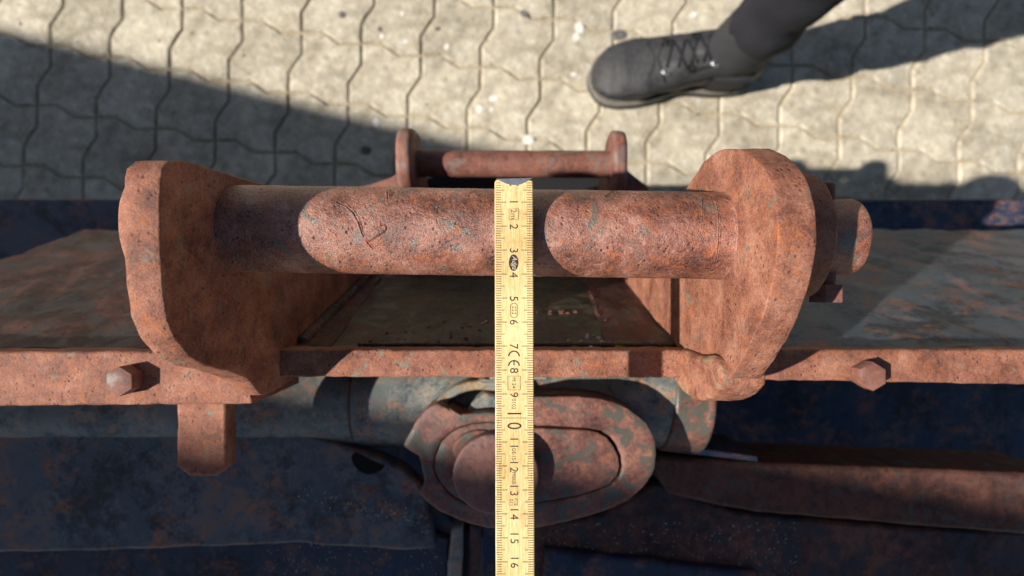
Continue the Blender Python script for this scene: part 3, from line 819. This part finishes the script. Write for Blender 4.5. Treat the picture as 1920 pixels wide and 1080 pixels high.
inner_l = [P(a, b, DT)[:2] for a, b in inner_px]
o = ring_solid("lock_plate", outer, inner_l, CAM_Z-DT, 60.4, M_disc, bd, seed=3, bev=.08, jit=.04); o['label'] = "thick oval lock plate with a torn notch at its upper left"
# inner plate sits off-centre in its opening, leaving a dark gap at the upper right
ccx, ccy = P(985, 872, DT)[:2]
ip = []
for x, y in inner_l:
    dx, dy = x-ccx, y-ccy; r = math.hypot(dx, dy); g_ = .05 + .20*max(0, (dx*.8+dy*.6)/r)**1.5
    ip.append((x-dx/r*g_, y-dy/r*g_))
o = poly_grid_solid("inner_plate", ip, CAM_Z-DT-.02, 63.5, M_disc, bd, bev=.07, jit=.02, seed=7)
o['label'] = "flat oval insert set in the lock plate"
hub = [(x, y) for x, y in [(P(930, 880, DT)[0]+2.75*math.cos(a), P(930, 880, DT)[1]+2.62*math.sin(a)) for a in [i*math.pi/36 for i in range(72)]]]
o = poly_grid_solid("hub_disc", hub, CAM_Z-DT+1.1, 64.5, M_hub, bd, bev=.1, jit=.02, seed=11); o['label'] = "raised purplish round hub on the left of the oval insert"
cam_l = [(846, 850), (850, 828), (868, 812), (892, 805), (912, 806), (921, 812), (924, 822), (921, 836), (908, 841), (925, 850), (930, 880), (880, 890)]
o = poly_grid_solid("cam_lobe", chaikin([P(a, b, DT)[:2] for a, b in cam_l], 2), CAM_Z-DT+.20, 64.5, M_disc, bd, bev=.14, jit=.03, seed=13)

# the same bracket carried on to the right of its ear
plate("cross_plate_end", [(11.25, -3.5), (60, -3.5), (60, -6.0), (11.25, -5.2)], 'z', 66, 71.6, M_ear, br, bev=.12, jit=.05, step=.4)
grid_sheet("outer_sheet", (11.25, -3.5, 70.4), (60, -3.5, 70.4), (60, 6, 47), (11.25, 6, 47), 50, 30, M_slate, br, jit=.2)
o = rod("pin_head", (10.95, axis_y(12), AX_Z), (13.4, axis_y(13), AX_Z), 2.9, M_ear, br, seg=72, rings=6, jit=.05, bev=.18)
rod("pin_stub", (13.3, axis_y(13), AX_Z), (15.6, axis_y(15), AX_Z), 1.75, M_pin, br, seg=64, rings=8, jit=.04, bev=.15)
rod("pin_head", (-14.35, axis_y(-14), AX_Z), (-16.2, axis_y(-16), AX_Z), 2.9, M_ear, br, seg=72, rings=6, jit=.05, bev=.18)
bead("retaining_bolt", [(14.4, axis_y(14)-2.5, AX_Z+.2), (14.4, axis_y(14)+2.5, AX_Z+.2)], .42, M_far, br, seg=14, jit=.02)
rod("bolt_head", (14.4, axis_y(14)-2.2, AX_Z+.2), (14.4, axis_y(14)-3.0, AX_Z+.2), .75, M_far, br, seg=6)
for xx in (20, 33, 46): rod("bolt_head", (xx, -4.9, 71.6), (xx, -4.9, 72.5), .8, M_far, br, seg=6, bev=.05)
for xx in (-21, -32): rod("bolt_head", (xx, -5.0, 72.6), (xx, -5.0, 73.5), .8, M_far, br, seg=6, bev=.05)

# ------------------------------------------------------------------ folding rule
DRU = 22.2; ZR = CAM_Z-DRU
ru = empty("folding_rule", (0.08, -4, ZR-.3), "yellow wooden folding rule lying across the rusty pin, numbers 1 to 16", "folding rule")
def RP(px, py):                     # pixel on the rule face -> x, y
    return ((px-960)*DRU/F, (540-py)*DRU/F)
x_l0, y_t = RP(927.3, 337); x_r0, _ = RP(999.6, 337); y_b = RP(0, 1250)[1]
x_l1, x_r1 = RP(929.3, 0)[0], RP(1002.6, 0)[0]
def edgex(y, right):                # rule's edges, at a tiny angle
    py = 540-y*F/DRU; t = (py-337)/(1080-337)
    return (x_r0+(x_r1-x_r0)*t) if right else (x_l0+(x_l1-x_l0)*t)
ol = [(edgex(y_b, 0), y_b), (edgex(y_b, 1), y_b), (x_r0, y_t-.12), (x_r0-.04, y_t-.03), (x_r0-.16, y_t), (x_l0+.14, y_t), (x_l0+.04, y_t-.03), (x_l0, y_t-.12)]
plate("rule_blade", ol, 'z', ZR-.32, ZR, M_wood, ru, bev=.045)
# steel end cap, curved lower edge
cap = [(930.5, 335.5), (998.5, 334), (992, 337.5), (985, 342), (974, 346.5), (966, 347.4), (958, 347.0), (948, 344.5), (938, 340)]
plate("end_cap", [RP(*q) for q in cap], 'z', ZR-.34, ZR+.035, M_metal, ru, bev=.015)
for px_, py_ in ((956, 347.5), (970, 347.5)):
    a = RP(px_, py_); rod("rivet", (a[0], a[1], ZR-.02), (a[0], a[1], ZR+.02), .035, M_metal, ru, seg=12)
# ticks
tv, tf = [], []
ZP = ZR+.006
def rect(x0, x1, yc, w):
    b = len(tv); tv.extend([(x0, yc-w/2, ZP), (x1, yc-w/2, ZP), (x1, yc+w/2, ZP), (x0, yc+w/2, ZP)]); tf.append((b, b+1, b+2, b+3))
def tick_y(cm): return RP(0, 379+44.97*(cm-1))[1]
rt = random.Random(3)
for mm in range(2, 200):
    y = tick_y(mm/10)
    if y < y_b+.1: break
    if mm % 10 == 0: L, w = .50, .030
    elif mm % 5 == 0: L, w = .40, .027
    else: L, w = .275, .024
    if mm % 100 == 0: rect(edgex(y, 0)+.04, edgex(y, 1)-.04, y, .022); continue
    jx = rt.uniform(-.012, .012)
    rect(edgex(y, 0)+.035+jx, edgex(y, 0)+L+jx*.5, y, w); rect(edgex(y, 1)-L+jx*.5, edgex(y, 1)-.025+jx, y, w)
mesh("tick_marks", tv, tf, M_print, ru, smooth=False, kind='stuff')

def text(body, px, py, h, name="numeral", mat=None, off=0.0, zz=0.0, sx=1.0, shear=0.0):
    "text reading down the rule, centred on the photo pixel; h = cap height in photo pixels"
    c = bpy.data.curves.new("t", 'FONT'); c.body = body; c.align_x = 'CENTER'; c.align_y = 'CENTER'
    c.size = 1.0; c.offset = off; c.resolution_u = 3; c.shear = shear
    t = bpy.data.objects.new("t", c); COL.objects.link(t)
    dg = bpy.context.evaluated_depsgraph_get(); me = bpy.data.meshes.new_from_object(t.evaluated_get(dg))
    bpy.data.objects.remove(t)
    xs = [v.co.x for v in me.vertices]; ys = [v.co.y for v in me.vertices]
    mx, my = (min(xs)+max(xs))/2, (min(ys)+max(ys))/2; k = h*DRU/F/(max(ys)-min(ys))
    x, y = RP(px, py); off_ = world_loc(ru)
    for v in me.vertices:
        u, w = (v.co.x-mx)*k*sx, (v.co.y-my)*k
        # rotate -90 degrees: reading direction runs down the picture
        v.co = Vector(((x+w)*S-off_.x, (y-u)*S-off_.y, (ZP+zz)*S-off_.z))
    me.materials.clear(); me.materials.append(mat or M_print)
    o = bpy.data.objects.new(name, me); COL.objects.link(o); o.parent = ru; return o
def ribbon(name, pts, w, closed=False, mat=None, zz=0.0):
    "flat printed line through photo pixels"
    q = [Vector(RP(*p)) for p in pts]; n = len(q); V = []; Fc = []
    for i in range(n):
        a = q[i-1] if (i or closed) else q[i]; b = q[(i+1) % n] if (i < n-1 or closed) else q[i]
        t = (b-a).normalized(); m = Vector((-t.y, t.x))*w/2
        V += [(q[i].x+m.x, q[i].y+m.y, ZP+zz), (q[i].x-m.x, q[i].y-m.y, ZP+zz)]
    for i in range(n if closed else n-1):
        j = (i+1) % n; Fc.append((2*i, 2*i+1, 2*j+1, 2*j))
    return mesh(name, V, Fc, mat or M_print, ru, smooth=False)
TH = .0
for n, x, y in [(1, 963.5, 378.5), (2, 963.5, 425), (3, 963.5, 469.7), (4, 963.5, 515.5), (5, 963.5, 560), (6, 963.5, 604.2), (7, 963.5, 649.5), (8, 964, 694.8), (9, 964, 740.3)]:
    text(str(n), x, y, 15.5, off=TH)
text("1", 964.5, 775.5, 26, off=TH, sx=.8); text("0", 964.5, 798.5, 27, off=TH, sx=.75)
for n, x, y in [(11, 964, 831.5), (12, 964, 875.5), (13, 964, 920), (14, 964.5, 964), (15, 964.5, 1009.5), (16, 965, 1055)]:
    text(str(n)[0], x, y-8.2, 15, off=TH); text(str(n)[1], x, y+5.2, 15, off=TH)
text("2m", 963, 401.5, 10.5, "marking", off=-.006)
ribbon("marking_frame", [(954.3, 391.5), (972, 391.5), (972, 412), (954.3, 412)], .022, True)
# maker's oval with pale script
ov = [(963+9.0*math.cos(a), 492.5+15.5*math.sin(a)) for a in [i*math.pi/24 for i in range(48)]]
b0 = [(*RP(*p), ZP) for p in ov]; mesh("logo_oval", b0, [tuple(range(48))], M_print, ru, smooth=False)
text("Adga", 963.6, 492.5, 12.0, "logo_lettering", M_white, off=.0, zz=.006, sx=.95, shear=.35)
# accuracy class mark
cap_ = [(963.5+6.2*math.cos(a), 573.5+5*math.sin(a)) for a in [math.pi+i*math.pi/12 for i in range(13)]]+[(963.5+6.2*math.cos(a), 590.5+5*math.sin(a)) for a in [i*math.pi/12 for i in range(13)]]
ribbon("marking_frame", cap_, .022, True)
for yy in (576.2, 581.7, 587.4):
    ribbon("marking", [(960.3, yy), (966.8, yy)], .018); ribbon("marking", [(960.2, yy-1.9), (960.2, yy+1.9)], .018); ribbon("marking", [(966.9, yy-1.9), (966.9, yy+1.9)], .018)
def arc_mark(cx, cy, r, w, a0=200, a1=-20):
    # an arch open towards the foot of the picture
    return [(cx+r*math.cos(math.radians(a0+(a1-a0)*i/20)), cy-r*math.sin(math.radians(a0+(a1-a0)*i/20))) for i in range(21)]
ribbon("marking", arc_mark(963.6, 668.2, 9.8, 1, 180, 0), .055)
ribbon("marking", arc_mark(963.6, 686.0, 9.8, 1, 180, 0), .055); ribbon("marking", [(963.6, 676.5), (963.6, 685)], .05)
ribbon("marking_frame", [(952.3, 705.2), (975.6, 705.2), (975.6, 731), (952.3, 731)], .022, True)
text("M 24", 963.7, 718, 6.8, "marking", off=-.006, sx=1.0)
text("0102", 963.4, 757.5, 7.4, "marking", off=-.006, sx=.95)
text("DE-15-", 963.6, 853, 7.0, "marking", off=-.006, sx=.85)
text("MI008-", 963.6, 897.5, 7.2, "marking", off=-.006, sx=.85)
text("PTB", 967.5, 941.5, 6.6, "marking", off=-.006, sx=.85); text("011", 959, 941.5, 6.6, "marking", off=-.006, sx=.95)

# ------------------------------------------------------------------ person (one boot in view)
pe = empty("person", (38, 41, 0), "person in black work boots and dark trousers standing at the upper right", "person")
bo = bpy.data.objects.new("boot", None); COL.objects.link(bo); bo.parent = pe
bo['label'] = "worn black boot, toe pointing left"
def superring(cx, cy, hw, hh, z0, e=2.6, n=40, tilt=0.0):
    pts = []
    for i in range(n):
        a = 2*math.pi*i/n; c, s = math.cos(a), math.sin(a)
        pts.append((cx, cy+hw*math.copysign(abs(c)**(2/e), c), z0+hh*math.copysign(abs(s)**(2/e), s)))
    return pts
def loft(name, rings, mat, parent, caps=True, noise_amp=0.0, nf=.3, angle=60):
    n = len(rings[0]); V = [p for r in rings for p in r]; Fc = []
    if noise_amp:
        V = [(x+noise_amp*nz(x*nf, y*nf, z*nf), y+noise_amp*nz(x*nf+9, y*nf, z*nf), z+noise_amp*nz(x*nf, y*nf+5, z*nf)) for x, y, z in V]
    for j in range(len(rings)-1):
        for i in range(n):
            i2 = (i+1) % n; Fc.append((j*n+i, j*n+i2, (j+1)*n+i2, (j+1)*n+i))
    if caps: Fc.append(tuple(range(n-1, -1, -1))); Fc.append(tuple(range((len(rings)-1)*n, len(rings)*n)))
    return mesh(name, V, Fc, mat, parent, angle=angle)
def interp(tab, t):
    for a, b in zip(tab[:-1], tab[1:]):
        if t <= b[0]:
            k = (t-a[0])/(b[0]-a[0]); k = k*k*(3-2*k)*.35+k*.65
            return [p+(q-p)*k for p, q in zip(a, b)]
    return list(tab[-1])
# along the foot: s (cm from toe), centre y, half width, height of the upper
TX = 14.6
foot_tab = [(0, 39.3, .4, 2.2), (.5, 39.3, 2.3, 3.6), (1.5, 39.35, 3.7, 4.9), (3, 39.5, 4.75, 5.9), (5.5, 39.7, 5.35, 6.7), (8.5, 40.0, 5.45, 7.4), (12, 40.4, 5.1, 8.4),
            (16, 40.8, 4.6, 10.0), (20, 41.0, 4.35, 11.8), (24, 40.9, 4.3, 12.5), (27.5, 40.9, 4.1, 12.0), (29.6, 40.9, 3.2, 11), (30.3, 40.9, 1.6, 8)]
rings = []
for k in range(61):
    s = 30.3*k/60; _, cy, hw, ht = interp(foot_tab, s)
    r = []
    for i in range(48):
        a = 2*math.pi*i/48; c, s_ = math.cos(a), math.sin(a)
        # flat bottom at z 1.8, rounded top
        zz = 1.8 + (ht-1.8)*(.5+.5*math.copysign(abs(s_)**.85, s_)); wide = hw*math.copysign(abs(c)**.82, c)*(1-.22*max(0, s_)**2 if s > 10 else 1)
        r.append((TX+s, cy+wide, zz))
    rings.append(r)
loft("upper", rings, M_boot, bo, noise_amp=.35, nf=.28)
# shaft
rings = []
for k in range(12):
    z = 9.5+k*.85; t = k/11
    rings.append([(TX+24.2+(5.6-.4*t)*math.cos(a)+.5*t, 41+(4.3+.2*t)*math.sin(a)*(1+.03*math.sin(3*a)), z+ (-1.6 if math.cos(a) > .7 else 0)*t) for a in [i*2*math.pi/48 for i in range(48)]])
loft("shaft", rings, M_boot2, bo, noise_amp=.25, nf=.5)
# sole: outline a bit proud of the upper
so_l = []
for k in range(41):
    s = 30.8*k/40; _, cy, hw, ht = interp(foot_tab, min(30.3, max(0.05, s-.25))); arch = .55*math.exp(-((s-17)/3.5)**2)
    so_l.append((TX-.35+s, cy-hw-.38+arch))
for k in range(40, -1, -1):
    s = 30.8*k/40; _, cy, hw, ht = interp(foot_tab, min(30.3, max(0.05, s-.25))); so_l.append((TX-.35+s, cy+hw+.35))
plate("midsole", so_l, 'z', 1.3, 2.6, M_sole, bo, bev=.3)
plate("outsole", so_l, 'z', 0.05, 1.28, M_soled, bo, bev=.2)
def top_z(s, dy):
    _, cy, hw, ht = interp(foot_tab, s); c = max(-1, min(1, dy/hw)); sn = math.sqrt(max(0, 1-abs(c)**(2/.82))); return 1.8+(ht-1.8)*(.5+.5*sn**.85)
def on_boot(s, dy, up=.1):
    _, cy, hw, ht = interp(foot_tab, s); return (TX+s, cy+dy, top_z(s, dy)+up)
# toe cap seam, vamp seams, tongue, laces, hooks
bead("seam", [on_boot(11.0+.35*abs(d), d, .02) for d in [-4.2+i*.4 for i in range(22)]], .12, M_lace, bo, jit=.1, step=.3)
bead("seam", [on_boot(16+k, -3.2+.25*math.sin(k*.6), .02) for k in range(11)], .13, M_lace, bo, jit=.1, step=.3)
for s0 in (12.9, 14.8, 16.7, 18.6, 20.5):
    bead("lace", [on_boot(s0+.5*(d/2.2), d, .18) for d in [-2.3+i*.46 for i in range(11)]], .24, M_lace, bo, jit=.1, step=.2)
    bead("lace", [on_boot(s0+1.6-.8*(d/2.2), d, .26) for d in [-2.3+i*.46 for i in range(11)]], .19, M_lace, bo, jit=.1, step=.2)
for s0, d in ((12.6, -2.6), (16.2, -2.8), (20.2, -2.8), (12.9, 2.5), (17, 2.5), (20.5, 2.4)):
    c = Vector(on_boot(s0, d, .25)); 
    bead("lace_hook", [c+Vector((.75*math.cos(a), .42*math.sin(a), .1)) for a in [i*math.pi/7 for i in range(0, 13)]], .24, M_metal if (d < 0 and s0 != 16.2) else M_lace, bo, jit=.05, step=.15)
_c = on_boot(21.5, 1.0, .2)
plate("pull_tab", [(TX+20.4, 43.6), (TX+22.2, 44.3), (TX+22.7, 43.6), (TX+20.9, 42.9)], 'z', 12.6, 13.3, M_tag, bo, bev=.1)
bead("rand", [on_boot(s, -1.0*interp(foot_tab, s)[2]*.93, -.15) for s in [1.5+i*.8 for i in range(34)]], .26, M_lace, bo, jit=.1, step=.4)
bead("seam", [on_boot(9.6+.9*math.cos(d*.55), d, .03) for d in [-3.6+i*.36 for i in range(21)]], .10, M_lace, bo, jit=.1, step=.3)
bead("seam", [on_boot(22.6+.3*d, d, .02) for d in [-3.4+i*.4 for i in range(9)]], .14, M_lace, bo, jit=.1, step=.3)
plate("side_panel", [(TX+20.5, 36.3), (TX+24.5, 36.0), (TX+27.5, 36.6), (TX+26.5, 38.0), (TX+23, 37.6)], 'z', 3.5, 9.0, M_boot2, bo, bev=.6)
plate("tongue", chaikin([(TX+11.5, 39.2), (TX+11.5, 41.6), (TX+20.5, 43.0), (TX+22.0, 41), (TX+20.5, 39.0)], 2), 'z', 7.4, 8.3, M_boot2, bo, bev=.4, tilt=lambda x, y: max(0, (x-TX-11.5))*.40)
# second boot: a copy with all its pieces
bo2 = bo.copy(); COL.objects.link(bo2); bo2.parent = pe; bo2.location = (.06, .29, 0); bo2['label'] = "second black boot, out of the frame"
for ch in list(bo.children):
    c = ch.copy(); COL.objects.link(c); c.parent = bo2
# body: one skinned figure above the boots
def skinned(name, joints, edges, mat, parent, sub=2):
    off = world_loc(parent); me = bpy.data.meshes.new(name)
    me.from_pydata([(j[0]*S-off.x, j[1]*S-off.y, j[2]*S-off.z) for j in joints], edges, []); me.update()
    o = bpy.data.objects.new(name, me); COL.objects.link(o); o.parent = parent
    sk = o.modifiers.new("skin", 'SKIN'); sd = o.modifiers.new("sub", 'SUBSURF'); sd.levels = sub; sd.render_levels = sub
    sk.use_smooth_shade = True
    for i, j in enumerate(joints):
        me.skin_vertices[0].data[i].radius = (j[3]*S, (j[4] if len(j) > 4 else j[3])*S); me.skin_vertices[0].data[i].use_root = (i == 0)
    if mat in (M_trou, M_jack):
        tx = bpy.data.textures.new("creases", 'CLOUDS'); tx.noise_scale = .05; tx.noise_depth = 2
        s2 = o.modifiers.new("sub2", 'SUBSURF'); s2.levels = 1; s2.render_levels = 1
        dm = o.modifiers.new("crease", 'DISPLACE'); dm.texture = tx; dm.strength = .028; dm.mid_level = .5; dm.texture_coords = 'GLOBAL'
    me.materials.append(mat); return o
skinned("trousers", [(48, 60, 92, 12, 16), (43, 49, 84, 9), (40.5, 43, 50, 6.5), (39.6, 41.2, 22, 5.6), (39.2, 41, 13.5, 6.2),
                     (53, 71, 84, 9), (48, 70.5, 50, 6.5), (46, 70.2, 22, 5.6), (45.6, 70, 13.5, 6.2), (48, 60, 102, 12, 15)],
        [(0, 1), (1, 2), (2, 3), (3, 4), (0, 5), (5, 6), (6, 7), (7, 8), (0, 9)], M_trou, pe)
skinned("jacket", [(48, 60, 104, 12, 16), (48, 60, 122, 12, 17), (47, 60, 140, 10, 17), (47, 60, 149, 6), (46, 41, 141, 6.5), (43, 38, 115, 5), (30, 38, 104, 4.2),
                   (46, 79, 141, 6.5), (44, 84, 115, 5), (34, 82, 98, 4.2)],
        [(0, 1), (1, 2), (2, 3), (2, 4), (4, 5), (5, 6), (2, 7), (7, 8), (8, 9)], M_jack, pe)
skinned("body", [(47, 60, 148, 5.5), (46, 60, 156, 5.6), (44, 60, 162, 8, 7.4), (45, 60, 170, 8.6, 7.8), (45.5, 60, 174, 6)],
        [(0, 1), (1, 2), (2, 3), (3, 4)], M_skin, pe)
for (a, b) in (((30, 38, 104), (24, 37.5, 99)), ((34, 82, 98), (30, 81.5, 90))):
    a = Vector(a); b = Vector(b); d = (b-a).normalized(); J = [(*a, 2.9), (*(a+d*5), 3.6, 2.2), (*(a+d*8.5), 3.4, 1.8)]
    E = [(0, 1), (1, 2)]
    for k, (off_y, L) in enumerate(((-2.6, 6.5), (-.9, 7.5), (.9, 7.0), (2.6, 5.8))):
        base = a+d*8.2+Vector((0, off_y, 0)); i = len(J)
        J += [(*base, .95), (*(base+d*L*.5+Vector((0, 0, -.5))), .85), (*(base+d*L*.85+Vector((0, 0, -2.0))), .7)]; E += [(2, i), (i, i+1), (i+1, i+2)]
    i = len(J); base = a+d*3.4+Vector((0, -3.2, 0)); J += [(*base, 1.1), (*(base+d*2.5+Vector((0, -1.8, 0))), 1.0), (*(base+d*5+Vector((0, -2.0, -.5))), .8)]; E += [(1, i), (i, i+1), (i+1, i+2)]
    skinned("hand", J, E, M_skin, pe, 1)
V, Fc = rod_geo((46.5, 60, 170.5), (46.5, 60, 179), 8.9, 6, seg=32, rings=6, bev=2.5); mesh("cap", V, Fc, M_jack, pe)
